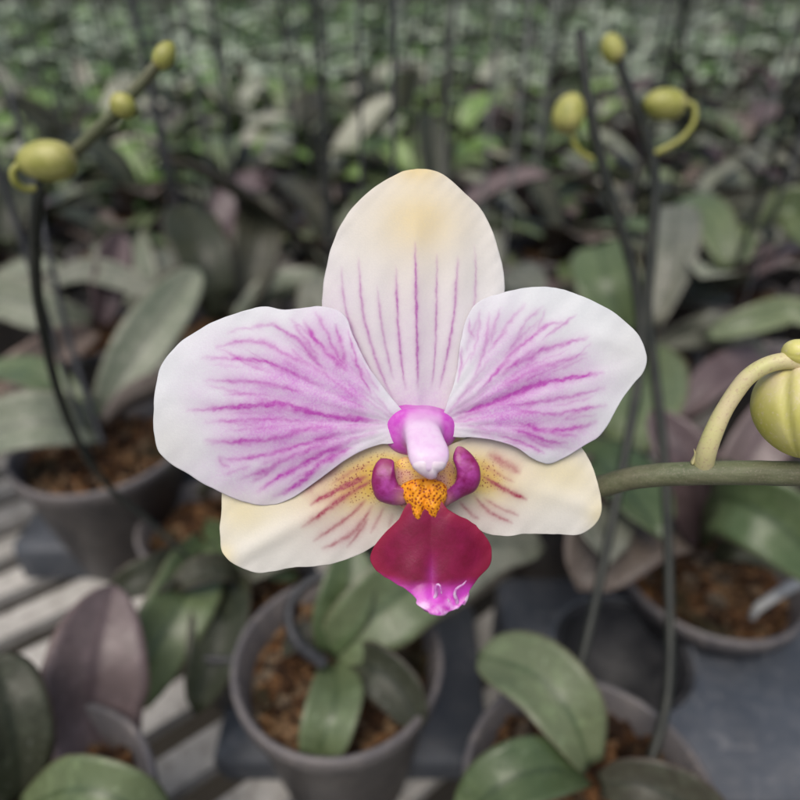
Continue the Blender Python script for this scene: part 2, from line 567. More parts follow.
# lateral sepals
latl = [(224, 478), (223, 500), (221, 528), (222, 548), (229, 559), (247, 569), (265, 572), (290, 566.5), (317, 565), (345, 559), (374, 545), (391, 530), (405, 513),
        (416, 495), (420, 470), (414, 450), (398, 441), (370, 442), (330, 448), (280, 460), (245, 468)]
latr = [(450, 445), (470, 438), (500, 434), (540, 434), (570, 438), (583, 449), (592, 466), (598.5, 486), (602, 508), (597, 522), (587, 531), (575, 535), (546, 534),
        (523, 534), (506, 536), (485, 533), (468, 521), (446, 508), (433, 494), (430, 470), (436, 452)]


def ridge(x, y, a, b):
    a = np.array(a, float); b = np.array(b, float); d = (b - a) / np.linalg.norm(b - a)
    s = (x - a[0]) * d[0] + (y - a[1]) * d[1]; n = -(x - a[0]) * d[1] + (y - a[1]) * d[0]
    return s, n


def z_latl(x, y, r):
    s, n = ridge(x, y, (414, 462), (228, 560))
    q = np.sqrt(n ** 2 + 60)
    z = -3.5 - .11 * q - np.where(n < 0, .0008, .0010) * n ** 2 - .00016 * (s - 90) ** 2
    z += 1.0 * wob(x, y, .18) + 1.6 * r ** 5 * wob(x, y, .33, 1)
    z += 3.5 * np.exp(-((n) / 9) ** 2) * np.clip((s - 60) / 120, 0, 1)
    return z


def z_latr(x, y, r):
    s, n = ridge(x, y, (436, 462), (602, 517))
    q = np.sqrt(n ** 2 + 60)
    z = -3.5 - .10 * q - .0008 * n ** 2 - .00018 * (s - 80) ** 2
    z += 1.0 * wob(x, y, .2, 3) + 1.5 * r ** 5 * wob(x, y, .35, 2)
    z += 2.5 * np.exp(-((n + 6) / 10) ** 2) * np.clip((s - 50) / 110, 0, 1)
    return z


LL = [([(309, 507), (320, 499.5), (331, 493.5), (350, 484), (370, 475)], 1.9, .85), ([(300, 528), (317, 516), (340, 500), (360, 487), (376, 478)], 1.8, .62),
      ([(312, 541), (330, 529), (350, 515), (367, 498)], 1.7, .5), ([(320, 549), (345, 537), (361, 522), (374, 503)], 1.7, .48),
      ([(346, 547), (357, 534), (369, 517)], 1.5, .36), ([(370, 533), (378, 518), (384, 505)], 1.4, .32), ([(300, 496), (322, 478), (342, 464)], 4.0, .34),
      ([(330, 485), (352, 472), (372, 464)], 1.5, .32), ([(388, 528), (393, 512)], 1.3, .2)]
LR = [([(479, 474), (497, 485), (514, 494), (529, 500)], 1.8, .62), ([(486, 452), (504, 463), (522, 474)], 3.2, .42), ([(473, 494), (482, 505), (493, 514), (514, 524)], 1.5, .45),
      ([(458, 500), (470, 513), (480, 520)], 1.5, .36), ([(482, 497), (500, 508), (520, 516)], 1.3, .32), ([(480, 464), (500, 475), (516, 483)], 1.3, .3)]


def pig_latl(x, y, r):
    b = .85 * blob(x, y, 368, 480, 38, 30, -.5) + .25 * blob(x, y, 335, 490, 50, 30, -.5) + .38 * blob(x, y, 224, 556, 12, 14) + .34 * blob(x, y, 236, 504, 30, 34, -.6) + .2 * blob(x, y, 285, 500, 45, 18, -.4) + .5 * blob(x, y, 400, 475, 26, 28)
    g = .22 * blob(x, y, 350, 520, 50, 32) + .2 * blob(x, y, 330, 470, 40, 20, -.5)
    return np.clip(veins(x, y, LL, .7) * 1.3, 0, 1), g, b


def pig_latr(x, y, r):
    b = .82 * blob(x, y, 478, 476, 30, 25, .5) + .2 * blob(x, y, 505, 480, 45, 25, .5) + .30 * blob(x, y, 600, 515, 14, 18) + .36 * blob(x, y, 562, 470, 46, 26, .35) + .35 * blob(x, y, 448, 470, 20, 26)
    g = .2 * blob(x, y, 480, 515, 40, 22) + .2 * blob(x, y, 500, 460, 32, 16, .5)
    return np.clip(veins(x, y, LR, .7) * 1.3, 0, 1), g, b


sheet('lateral_sepal', latl, (320, 510), z_latl, M_lateral, spray, pig_latl)
sheet('lateral_sepal', latr, (515, 488), z_latr, M_lateral, spray, pig_latr)

# petals
petl = [(300, 309), (282, 310.8), (266, 307.5), (243, 312), (216, 322), (196, 333), (177, 347), (162, 367), (156.5, 389), (155, 410), (155.5, 432), (160, 451), (172, 463), (187, 472),
        (207, 484), (228, 494), (246, 501), (268, 504), (287, 500), (310, 485.5), (340, 463), (360, 451), (380, 444), (396, 442), (405, 432), (405, 416), (397, 405), (384, 389), (367, 364),
        (353, 335), (345, 317), (329, 308)]
petr = [(440, 424), (446, 406), (456, 375), (461, 340), (468, 315), (480, 301), (503, 292.5), (525, 288), (544, 286.5), (563, 289.5), (583, 296.5), (608, 308.5), (627, 323), (641, 339),
        (647, 358), (642, 374), (630, 388), (618, 406), (608, 425), (597, 438), (582, 447), (566, 457), (551, 463.5), (540, 462), (530, 457), (519, 449), (499, 441.5), (478, 438), (457, 437), (444, 435)]


def z_petl(x, y, r):
    s, n = ridge(x, y, (398, 424), (156, 404))
    s = s / 243
    z = 1 + 20 * s - 21 * s ** 2 - np.where(n < 0, .0020, .0012) * n ** 2 * (.6 + .4 * s) - 2.6 * np.exp(-(n / 8) ** 2) * np.clip(1.1 - s, 0, 1)
    an = np.arctan2(n, s * 243 + 12)
    z += .55 * np.sin(an * 34 + .6) * 1.5 * np.clip(s * 2, 0, 1) * np.clip(1.15 - s, 0, 1) + .9 * wob(x, y, .14) + 1.5 * r ** 5 * wob(x, y, .26)
    return z


def z_petr(x, y, r):
    s, n = ridge(x, y, (442, 422), (647, 352))
    s = s / 217
    z = 1 + 20 * s - 22 * s ** 2 - np.where(n > 0, .0022, .0012) * n ** 2 * (.6 + .4 * s) - 2.6 * np.exp(-(n / 8) ** 2) * np.clip(1.1 - s, 0, 1)
    an = np.arctan2(n, s * 217 + 12)
    z += .8 * np.sin(an * 34) * np.clip(s * 2, 0, 1) * np.clip(1.15 - s, 0, 1) + .9 * wob(x, y, .14, 4) + 1.5 * r ** 5 * wob(x, y, .26, 2)
    z += 1.8 * blob(x, y, 610, 340, 26, 9, .35)
    return z


VL = [([(186, 411), (222, 408), (254, 405.5), (282, 404), (300, 409), (330, 416), (384, 422)], 2.1, 1.0),
      ([(200, 358), (222, 359), (244, 360), (266, 362), (288, 371), (325, 388)], 1.9, .62), ([(214, 349), (241, 342), (266, 344), (282, 353), (312, 368)], 1.8, .6),
      ([(250, 329), (264, 326), (274, 326), (284, 331)], 1.8, .42), ([(272, 322), (288, 334), (301, 342), (313, 357), (328, 374)], 2.0, .62),
      ([(303, 320), (315, 339.5), (329, 355), (348, 373)], 2.3, .78), ([(314, 311), (326, 331), (335, 350), (347, 368)], 1.8, .55), ([(335, 324), (341, 345), (347, 366)], 1.9, .62),
      ([(348, 330), (355, 356), (362, 376), (372, 396)], 1.2, .66), ([(362, 362), (372, 382), (380, 393)], 1.0, .32),
      ([(203, 381), (230, 381), (268, 383.5), (305, 393)], 1.9, .55), ([(203, 422), (232, 421), (274, 419), (312, 424)], 1.7, .5),
      ([(203, 440), (235, 441), (279, 437.5), (303, 430), (340, 427)], 2.2, .68), ([(218, 454), (228, 459), (241, 458.5), (260, 455.5), (280, 451), (312, 441), (345, 432)], 2.1, .68),
      ([(219, 455), (224, 464), (232, 466)], 1.7, .42), ([(237, 479), (266, 469), (288, 458), (330, 442)], 2.0, .62), ([(224, 474), (240, 469), (252, 465)], 1.5, .32),
      ([(255, 494), (274, 480), (300, 466), (322, 453), (346, 445)], 2.5, .8), ([(270, 498), (293, 486), (306, 476), (326, 460), (356, 446)], 1.9, .7), ([(283, 495), (304, 480), (318, 469)], 1.6, .5),
      ([(250, 482), (262, 476), (278, 466)], 1.6, .42), ([(222, 395), (250, 394), (276, 396)], 1.4, .34), ([(226, 334), (244, 329), (256, 330)], 1.4, .26), ([(290, 318), (304, 338), (320, 358)], 1.5, .4),
      ([(225, 430), (255, 429), (290, 426)], 1.3, .3), ([(288, 345), (305, 362), (335, 382)], 1.4, .32)]
VR = [([(446, 416.5), (478, 408), (501, 399), (525, 389), (544, 383), (556, 380.5), (578, 377), (606, 372)], 2.1, 1.0),
      ([(570, 321), (558, 323), (544, 326.5), (530, 339), (515, 350), (505, 362), (482, 388)], 1.8, .55), ([(544, 305), (526, 322), (518, 338), (508, 352)], 1.6, .38),
      ([(527, 302), (509, 323), (499, 339), (487, 355)], 1.5, .34), ([(489, 310), (487.5, 334), (482, 356), (474, 376)], 1.5, .42), ([(469, 318), (470, 330), (475, 340)], 1.3, .42),
      ([(461, 344), (461, 362), (458, 384)], 1.1, .46), ([(480, 308), (479, 325), (476, 345), (470, 365)], 1.2, .3), ([(502, 306), (496, 322), (490, 345)], 1.3, .28),
      ([(592, 336.5), (566, 343), (549, 348), (541, 350), (530, 358), (515, 364), (500, 378)], 2.0, .62), ([(590, 352.5), (559, 362), (537, 369), (500, 388)], 2.2, .5),
      ([(608, 387), (573, 396), (549, 400), (525, 404), (500, 406)], 1.8, .58), ([(609, 405), (578, 409.5), (558, 414), (536, 413), (515, 411)], 1.8, .6),
      ([(599, 421.5), (573, 428.5), (544, 431), (532, 427), (515, 421)], 2.1, .74), ([(570, 443), (549, 442), (530, 434.5), (509, 428)], 1.9, .68), ([(547, 455), (534, 448), (520, 441.5), (497, 435)], 1.7, .58),
      ([(580, 436), (560, 435), (548, 432)], 1.5, .42), ([(598, 414), (575, 418), (560, 420)], 1.3, .32), ([(556, 449), (540, 444), (528, 437)], 1.4, .4), ([(596, 396), (570, 403), (550, 407)], 1.3, .3)]


def fine_veins(n, seed, org, a0, a1, r0, r1, sx, sy, cx, cy):
    g = np.random.default_rng(seed); out = []
    for i in range(n):
        an = g.uniform(a0, a1); rr = g.uniform(r0, r1); L = g.uniform(22, 60)
        cur = g.normal() * .035
        pts = []
        for t in (0, .35, .7, 1):
            q = rr - L * t; b = an + cur * t + .008 * g.normal() * t
            pts.append((org[0] + sx * q * math.cos(b), org[1] + sy * q * math.sin(b)))
        m = pts[1]
        d = ((m[0] - cx) / 100) ** 2 + ((m[1] - cy) / 82) ** 2
        if d > .85: continue
        out.append((pts, g.uniform(.75, 1.2), g.uniform(.13, .30)))
    return out


FL = fine_veins(80, 4, (400, 424), -.95, .55, 45, 205, -1, 1, 292, 405)
FR = fine_veins(70, 9, (440, 424), -1.25, .3, 40, 178, 1, 1, 535, 380)


def pig_petl(x, y, r):
    g = .95 * blob(x, y, 306, 396, 74, 42, .1) + .78 * blob(x, y, 285, 450, 72, 42, -.35) + .62 * blob(x, y, 335, 355, 46, 40, .8) + .34 * blob(x, y, 245, 390, 52, 60) + .3 * blob(x, y, 345, 425, 50, 22)
    g = g * (.75 + .35 * wob(x, y, .22)) * np.clip((396 - x) / 40, .15, 1) + .25 * blob(x, y, 400, 420, 16, 22)
    b = .14 * blob(x, y, 165, 450, 40, 40) + .15 * blob(x, y, 250, 500, 60, 14)
    return veins(x, y, VL + FL, 1.3, 1.15), np.clip(g * .92, 0, 1), b


def pig_petr(x, y, r):
    g = .9 * blob(x, y, 508, 398, 66, 26, -.3) + .72 * blob(x, y, 530, 428, 60, 24, .2) + .58 * blob(x, y, 498, 352, 42, 50, -.8) + .34 * blob(x, y, 550, 385, 60, 45, -.2)
    g = g * (.75 + .35 * wob(x, y, .22, 2)) * np.clip((x - 446) / 40, .15, 1) + .25 * blob(x, y, 442, 420, 14, 20)
    b = .08 * blob(x, y, 640, 350, 40, 40)
    return veins(x, y, VR + FR, 1.3, 1.15), np.clip(g * .92, 0, 1), b


sheet('petal', petl, (285, 405), z_petl, M_petal, spray, pig_petl, 100, 420)
sheet('petal', petr, (540, 375), z_petr, M_petal, spray, pig_petr, 96, 400)

# column: a lofted finger that grows out of a flared pink collar
sec = [(419, 430, -8, 37, 26), (419, 430, 0, 35, 23.5), (419.5, 429.5, 5, 30, 21), (420, 430.5, 9, 24, 18), (421, 433, 15, 19.5, 16), (423, 438, 24, 18.5, 15), (425.5, 446, 33, 19.5, 14.5),
       (427.5, 453, 41, 20.5, 14), (428.5, 458, 47, 19.5, 13), (429, 461, 51, 15.5, 10.5), (429, 462, 53.5, 9, 6.5), (429, 462.3, 54.3, 3, 2)]
ss = catmull(sec, 60)
K = 64
vx, vy, vz = [], [], []
for cx, cy, z, rx, ry in ss:
    for j in range(K):
        an = 2 * math.pi * j / K
        ca, sa = math.cos(an), math.sin(an)
        fl = 1 + .04 * math.cos(3 * an + .6)
        vx.append(cx + rx * math.copysign(abs(ca) ** .85, ca) * fl); vy.append(cy + ry * math.copysign(abs(sa) ** .85, sa) * fl); vz.append(z)
vx, vy, vz = map(np.array, (vx, vy, vz))
fc = [(i * K + j, i * K + (j + 1) % K, (i + 1) * K + (j + 1) % K, (i + 1) * K + j) for i in range(59) for j in range(K)]
fc.append(tuple(59 * K + j for j in range(K)))
column = mesh_obj('column', P(vx, vy, D0 - vz * PX), fc, M_column, spray)
set_pigment(column, np.clip((24 - vz) / 20, 0, 1) * (.85 + .2 * wob(vx, vy, .3)) + .35 * np.clip((np.abs(vx - 424) - 15) / 6, 0, 1) * np.clip((34 - vz) / 20, 0, 1), vx * 0, vx * 0)
puff('anther_cap', [(414, 459), (420, 456), (430, 455), (441, 457), (447, 462), (444, 469), (438, 473), (436, 478), (430, 479.5), (424.5, 477), (417, 472), (412, 466)], (429, 466), 47, 8, 7, M_anther, column,
     zadd=lambda x, y, r: -2.2 * np.exp(-((x - 429) / 2.6) ** 2) - .012 * (y - 462) ** 2)

# lip
mid = [(413, 499), (404, 511), (399, 519), (387, 532), (376.5, 544), (373.5, 556), (378, 567.5), (392, 579), (409, 590.5), (417.5, 599), (420.5, 607), (427, 612), (437.5, 613.3), (447.5, 611.3), (458, 608.5),
       (464.5, 602.5), (467.2, 597), (466.3, 590), (474.5, 576.5), (484.5, 566), (488.7, 552), (485, 539), (473, 525), (457, 516), (448, 510), (439, 499), (425, 496)]


def z_mid(x, y, r):
    u = (x - 430) / 57
    z = 23 + (y - 505) * .05 - 15 * u ** 2 - 1.1 * np.exp(-((x - 431) / 6) ** 2) + 2.2 * np.exp(-((np.abs(x - 431) - 24) / 16) ** 2)
    t = np.clip((y - 582) / 30, 0, 1)
    z += 10 * t ** 1.6 + 3.5 * t * np.sin((x - 418) / 7.2) * np.clip(r, 0, 1)
    z += 1.2 * wob(x, y, .2) + 1.4 * r ** 5 * wob(x, y, .4)
    return z


def pig_mid(x, y, r):
    t = (y - 592 + .16 * np.abs(x - 431)) / 22 + .14 * wob(x, y, .3)
    t = np.clip(t + .62, 0, 1); rr = t * t * (3 - 2 * t) * .95 + .30 * blob(x, y, 431, 578, 6, 18)
    g = np.clip((r - .86) / .12, 0, 1) * np.clip((y - 592) / 16, 0, 1) * .55 + .45 * blob(x, y, 447, 602, 4, 5) + .4 * blob(x, y, 426, 606, 6, 5)
    b = np.clip((r - .72) / .28, 0, 1) * .8 * np.clip((592 - y) / 30, 0, 1)
    return np.clip(rr, 0, 1), g, b


lip = sheet('lip', mid, (430, 552), z_mid, M_mid, spray, pig_mid, 70, 300, .0012)
puff('throat', [(397, 461), (408, 457), (424, 466), (440, 463), (450, 462), (457, 474), (456, 488), (449, 502), (440, 512), (425, 515), (408, 511), (398, 503), (394, 488), (395, 472)], (425, 487), 6, 8, 8, M_throat, lip)
dl = [(380, 459), (387, 458.5), (393.5, 461), (395, 470), (396.5, 479), (400, 486), (407, 491), (408, 502), (398, 505.5), (384, 503), (376, 498), (372, 487), (371.6, 478), (374, 467)]
dr = [(455, 450), (459, 446), (466, 449), (474, 457), (479.5, 467), (480.5, 480), (475, 491), (463, 497), (452, 503), (444, 507), (440, 498), (449, 489), (455, 482), (456.5, 471), (453, 459)]
puff('side_lobe', dl, (388, 489), 14, 9, 5, M_side, lip, lambda x, y, r: (np.clip((r - .6) / .4, 0, 1) * .75 * (x < 392), blob(x, y, 403, 499, 8, 9) * .8 + .15 * blob(x, y, 385, 462, 6, 5), x * 0),
     lambda x, y, r: 9 - .008 * (y - 478) ** 2 + 2.5 * ((x - 384) / 12) ** 2 * np.clip((496 - y) / 24, 0, 1))
puff('side_lobe', dr, (466, 473), 14, 9, 5, M_side, lip, lambda x, y, r: (np.clip((r - .6) / .4, 0, 1) * .75 * (x > 460), blob(x, y, 446, 502, 8, 8) * .8 + .3 * blob(x, y, 459, 448, 6, 5), x * 0),
     lambda x, y, r: 9 - .008 * (y - 470) ** 2 + 2.5 * ((x - 466) / 12) ** 2 * np.clip((492 - y) / 24, 0, 1))
cal = [(402, 485), (411, 480), (424, 478.5), (437, 480), (445.5, 485), (447.5, 494), (444.5, 504), (441, 513), (437, 519.5), (433, 518), (427, 517), (422, 519), (418, 523), (413.5, 518), (409.5, 508), (404.5, 500), (401, 492)]
puff('callus', cal, (424, 497), 24, 9, 5, M_callus, lip, zadd=lambda x, y, r: 1.3 * wob(x, y, 1.2) + 2.5 * np.exp(-((np.abs(x - 425) - 9) / 6) ** 2) - 1.2 * np.exp(-((x - 426) / 4) ** 2))
for pts, rd in (([(431, 606, 33), (433.5, 600, 36), (436, 594, 39), (435.6, 588.5, 41), (437.2, 584.6, 42.5), (439.6, 585.6, 43.5), (440.6, 589, 43.5), (441.6, 593.5, 42.5)], [2.9, 2.1, 1.5, 1.3, 1.0, .45]),
                ([(456.5, 607, 33), (456.5, 600, 36.5), (454.6, 594.5, 39), (456, 589.5, 41), (459.6, 586.4, 42), (463, 584.4, 43), (466.5, 580.5, 43.5)], [3.0, 2.2, 1.6, 1.2, .9, .35]),
                ([(463, 603, 32), (466, 599.5, 34), (467.6, 596, 36), (468.2, 593, 37.5)], [2.6, 1.7, 1.1, .3]),
                ([(448, 607, 34), (449, 602, 37), (447.6, 599, 38.5)], [2.6, 1.7, .6]), ([(425, 609, 33), (424.5, 604.5, 35.5), (426.5, 601, 37)], [2.2, 1.4, .5])):
    p = np.array(pts, float)
    v, f = tube(P(p[:, 0], p[:, 1], D0 - p[:, 2] * PX), np.array(rd) * PX, 44, 10)
    mesh_obj('tendril', v, f, M_tendril, lip)

# stem of the spray, the pedicel behind the bloom and the bud at right
stp = np.array([(470, 512, .149), (530, 503, .144), (600, 486.5, .137), (637, 477.5, .133), (690, 473.2, .1285), (760, 473, .126), (810, 474, .125), (900, 476, .128), (980, 500, .145)], float)
sp3 = P(stp[:, 0], stp[:, 1], stp[:, 2])
sp3 = np.vstack([sp3, [(.205, .16, .20), (.212, .19, .10)]])
nn = 150
v, f = tube(sp3, [.0023, .0024, .0025, .00255, .0026, .0026, .0026, .0026, .0027, .003, .0032], nn, 20)
v += (np.random.default_rng(3).normal(size=(nn, 1, 3)) * .00004).repeat(20, 1).reshape(-1, 3)
stem = mesh_obj('flower_stem', v, f, M_stem, spray)
pb = np.array([(530, 503, .144), (490, 470, .146), (450, 436, .140), (424, 428, .128)], float)
v, f = tube(P(pb[:, 0], pb[:, 1], pb[:, 2]), [.0019, .0017, .0018, .0026], 30, 12)
mesh_obj('pedicel', v, f, M_pedicel, spray)
bract = np.array([(692, 463, .1275), (695, 455, .1265), (694, 449, .126)], float)


def bud_mesh(c, axis, L, rad, k=48, n=40, lobes=3, depth=.07, tip=.35, ph=1.3):
    """ovoid bud with three lapped sepals; axis from stalk to tip"""
    axis = np.array(axis, float); axis /= np.linalg.norm(axis)
    ref = np.cross(axis, (0.2, .9, .4)); ref /= np.linalg.norm(ref); b2 = np.cross(axis, ref)
    v = []; gr = []; tt = []
    for i in range(n):
        t = i / (n - 1)
        th = math.pi * t
        z = -math.cos(th) * .5 * L
        r = rad * math.sin(th) ** (.8 if t < .5 else 1.05) * (1 + tip * .8 * (.5 - t)) if 0 < t < 1 else 0
        for j in range(k):
            an = 2 * math.pi * j / k
            s = abs(math.sin(lobes * (an - ph) / 2 + .7 * t))
            cr = math.exp(-(s / .13) ** 2)
            q = r * (1 - depth * cr + .012 * math.cos(2 * lobes * (an - ph) + 2.8 * t))
            v.append(np.array(c) + axis * z + q * (ref * math.cos(an) + b2 * math.sin(an)))
            gr.append(cr); tt.append(t)
    f = [(i * k + j, i * k + (j + 1) % k, (i + 1) * k + (j + 1) % k, (i + 1) * k + j) for i in range(n - 1) for j in range(k)]
    return np.array(v), f, np.array(gr), np.array(tt)


pc = np.array([(702, 469, .1283), (706, 453, .1255), (712, 436, .124), (722, 414, .123), (735, 393, .122), (748, 377, .121), (765, 366, .120), (785, 361, .119), (806, 364, .119), (822, 374, .120)], float)
pc3 = P(pc[:, 0], pc[:, 1], pc[:, 2])
bc = P(806, 411, .122)
v, f, gr, tt = bud_mesh(bc, P(800, 456, .120) - P(812, 366, .121), 95 * PX, 49 * PX, depth=.075, k=96, ph=2.6)
bud = mesh_obj('bud', v, f, M_bud, spray)
set_pigment(bud, gr, np.clip((.55 - tt) / .35, 0, 1), gr * 0)
v, f = tube(pc3, [.0021, .00185, .0016, .0016, .00165, .0018], 60, 16)
mesh_obj('bud_stalk', v, f, M_pedicel, bud)
v, f, gr, tt = bud_mesh(P(801, 353, .1185), RT * 1 + UP * -.15, 34 * PX, 13 * PX, lobes=2, depth=.05)
o = mesh_obj('bud_spur', v, f, M_bud, bud); set_pigment(o, gr * .3, tt * 0, tt * 0)
v, f = tube(P(bract[:, 0], bract[:, 1], bract[:, 2]), [.0009, .0006, .0001], 10, 8, .4)
mesh_obj('bract', v, f, M_pedicel, stem)


# ------------------------------------------------------------------ leaves, pots, plants
LEAF_ACROSS = []


def set_across(o):
    at = o.data.attributes.new('across', 'FLOAT', 'POINT')
    at.data.foreach_set('value', LEAF_ACROSS[-1].astype(np.float32))
    return o


def leaf_strip(spine, width, side0, cup=.16, fold=.26, tip=2.6, basew=.35, n=18, k=9, thick=.0014, ripple=.0):
    """leaf along a 3D spine (array n x 3) with thickness; side0 is the rough across direction"""
    c = catmull(spine, n)
    tg = np.gradient(c, axis=0); tg /= np.linalg.norm(tg, axis=1)[:, None]
    v = []
    us = np.linspace(-1, 1, k)
    for layer in (0, 1):
        for i in range(n):
            t = i / (n - 1)
            sd_ = np.array(side0) - tg[i] * tg[i].dot(side0); sd_ /= np.linalg.norm(sd_)
            nr = np.cross(sd_, tg[i])
            if nr[2] < 0: nr = -nr
            wv = (1 - (1 - basew) * (1 - min(1, t / .45)) ** 1.6) * (1 - max(0, (t - .45) / .55) ** tip) ** .62 if t < 1 else 0.0
            wv = max(wv, .02) * width * .5
            for u in us:
                h = cup * wv * u * u + fold * wv * abs(u) + ripple * math.sin(9 * t + 3 * u) * abs(u)
                v.append(c[i] + sd_ * u * wv + nr * (h - layer * thick * (1 - .6 * abs(u))))
    LEAF_ACROSS.append(np.tile(np.abs(us), n * 2))
    f = []
    N = n * k
    for i in range(n - 1):
        for j in range(k - 1):
            a0 = i * k + j
            f.append((a0, a0 + 1, a0 + k + 1, a0 + k))
            f.append((N + a0, N + a0 + k, N + a0 + k + 1, N + a0 + 1))
    for i in range(n - 1):
        a0 = i * k; f.append((a0, a0 + k, N + a0 + k, N + a0))
        a0 = i * k + k - 1; f.append((a0 + k, a0, N + a0, N + a0 + k))
    for j in range(k - 1):
        f.append((j + 1, j, N + j, N + j + 1))
        a0 = (n - 1) * k + j; f.append((a0, a0 + 1, N + a0 + 1, N + a0))
    return np.array(v), f


def leaf_px(parent, pts, wpx, mat, roll=0.0, name='leaf', **kw):
    """leaf whose spine passes through (px, py, height above the bench); width given at its mean distance; roll turns it about its spine"""
    p = np.array(pts, float)
    p[:, 2] = (CAM[2] - p[:, 2]) / (math.sin(TH) + (p[:, 1] - 400) / 400 * T * math.cos(TH))
    c = P(p[:, 0], p[:, 1], p[:, 2])
    d = p[:, 2].mean()
    tg = c[-1] - c[0]; tg /= np.linalg.norm(tg)
    view = c.mean(0) - CAM; view /= np.linalg.norm(view)
    sd_ = np.cross(tg, view); sd_ /= np.linalg.norm(sd_)
    nr = np.cross(tg, sd_)
    sd_ = sd_ * math.cos(R(roll)) + nr * math.sin(R(roll))
    v, f = leaf_strip(c, wpx * d * T / 400, sd_, **kw)
    return set_across(mesh_obj(name, v, f, mat, parent))


def pot_prof(rt, rb, h, wall=.0022):
    return [(0.002, .004), (rb - wall, .004), (rt - wall - .001, h - .012), (rt - wall, h - .010), (rt + .0005, h - .001), (rt + .0015, h), (rt + .0035, h - .0005), (rt + .004, h - .003), (rt + .003, h - .011),
            (rt + .0005, h - .012), (rb, .002), (rb - .004, 0), (.002, 0)]


def add_pot(parent, rt, h, mat, at=(0, 0, 0), tilt=(0, 0)):
    v, f = lathe(pot_prof(rt, rt * .72, h), 44)
    if tilt != (0, 0):
        m = np.array((Matrix.Rotation(tilt[0], 3, 'X') @ Matrix.Rotation(tilt[1], 3, 'Y')))
        v = v @ m.T
    return mesh_obj('pot', v + np.array(at), f, mat, parent)


def add_bark(parent, r, z, at=(0, 0, 0), seed=0, name='potting_bark'):
    g = np.random.default_rng(seed)
    mb = MB()
    rings, sg = 9, 28
    v = [(0, 0, z)]; f = []
    for i in range(1, rings + 1):
        for j in range(sg):
            an = 2 * math.pi * (j + .5 * (i % 2)) / sg; rr = r * i / rings
            v.append((rr * math.cos(an), rr * math.sin(an), z + g.normal() * .0022))
    f = [(0, 1 + j, 1 + (j + 1) % sg) for j in range(sg)]
    for i in range(rings - 1):
        for j in range(sg):
            a0 = 1 + i * sg; b0 = a0 + sg; k = (j + 1) % sg
            f.append((a0 + j, b0 + j, b0 + k, a0 + k))
    mb.add(np.array(v) + np.array(at), f)
    for q in range(90):
        an = g.uniform(0, 6.28); rr = r * .95 * math.sqrt(g.uniform())
        bv, bf = box((0, 0, 0), (g.uniform(.005, .021), g.uniform(.003, .010), g.uniform(.002, .007)))
        rot = np.array(Matrix.Rotation(g.uniform(-.6, .6), 3, 'X') @ Matrix.Rotation(g.uniform(-.5, .5), 3, 'Y') @ Matrix.Rotation(g.uniform(0, 6.28), 3, 'Z'))
        mb.add(bv @ rot.T + np.array(at) + np.array((rr * math.cos(an), rr * math.sin(an), z + .002)), bf)
    return mb.build(name, M_bark, parent, smooth=False)


def arc_leaf(parent, az, L, width, rise, droop, mat, z0=.092, r0=.006, roll=0.0, at=(0, 0, 0), **kw):
    """generic leaf: leaves the stem at angle rise, bends down by droop over its length"""
    pts = []; a_ = rise; r = r0; z = z0
    m = 7
    for i in range(m):
        pts.append((r * math.cos(az), r * math.sin(az), z))
        r += L / (m - 1) * math.cos(a_); z += L / (m - 1) * math.sin(a_); a_ -= droop / (m - 1)
    sd_ = np.array((-math.sin(az), math.cos(az), 0)) * math.cos(roll) + np.array((0, 0, 1)) * math.sin(roll)
    v, f = leaf_strip(np.array(pts) + np.array(at), width, sd_, n=13, k=7, **kw)
    return set_across(mesh_obj('leaf', v, f, mat, parent))


def generic_orchid(seed, mats, spike=True, nleaf=5, stake=True, bright=False):
    g = random.Random(seed)
    root = empty('potted_orchid', (0, 0, 0))
    rt = g.uniform(.046, .052)
    add_pot(root, rt, .10, g.choice([M_pot, M_pot, M_pot_dark]))
    add_bark(root, rt - .004, .086, seed=seed)
    az = g.uniform(0, 6.28)
    for i in range(nleaf):
        a_ = az + (i % 2) * math.pi + g.uniform(-.5, .5) + i * .25
        L = g.uniform(.10, .17) * (.75 if i < 2 else 1)
        arc_leaf(root, a_, L, g.uniform(.045, .065), R(g.uniform(8, 62)), R(g.uniform(25, 85)), g.choice(mats), roll=g.uniform(-.35, .35), cup=g.uniform(.05, .3), fold=g.uniform(.05, .3), tip=g.uniform(2.2, 3.4), z0=.088 + .006 * i)
    if spike:
        b = g.uniform(0, 6.28); H = g.uniform(.24, .42)
        pts = [(0, 0, .09), (.012 * math.cos(b), .012 * math.sin(b), .16), (.02 * math.cos(b), .02 * math.sin(b), .09 + H * .6), (.05 * math.cos(b), .05 * math.sin(b), .09 + H)]
        v, f = tube(pts, [.0028, .0024, .0018], 26, 7)
        sp = mesh_obj('flower_spike', v, f, M_spike, root)
        if g.random() < .5:
            q = np.array(pts[-1])
            v, f, _, _ = bud_mesh(q + np.array((0, 0, .006)), (.3, .2, 1), .017, .006, 16, 14)
            mesh_obj('bud', v, f, M_gbud, sp)
    if stake:
        x, y = g.uniform(-.02, .02), g.uniform(-.02, .02)
        v, f = tube([(x, y, .06), (x * 1.2, y * 1.2, .26), (x * 1.6, y * 1.5, g.uniform(.40, .5))], .0014, 12, 6)
        mesh_obj('support_stake', v, f, g.choice([M_stake, M_stake, M_stake_pale]), root)
    return root


# ---------------- plants that can be told apart in the picture
def pot_at(px, py, z=.10):
    q = G(px, py, z); return np.array((q[0], q[1], 0.0))


SPECIAL = []


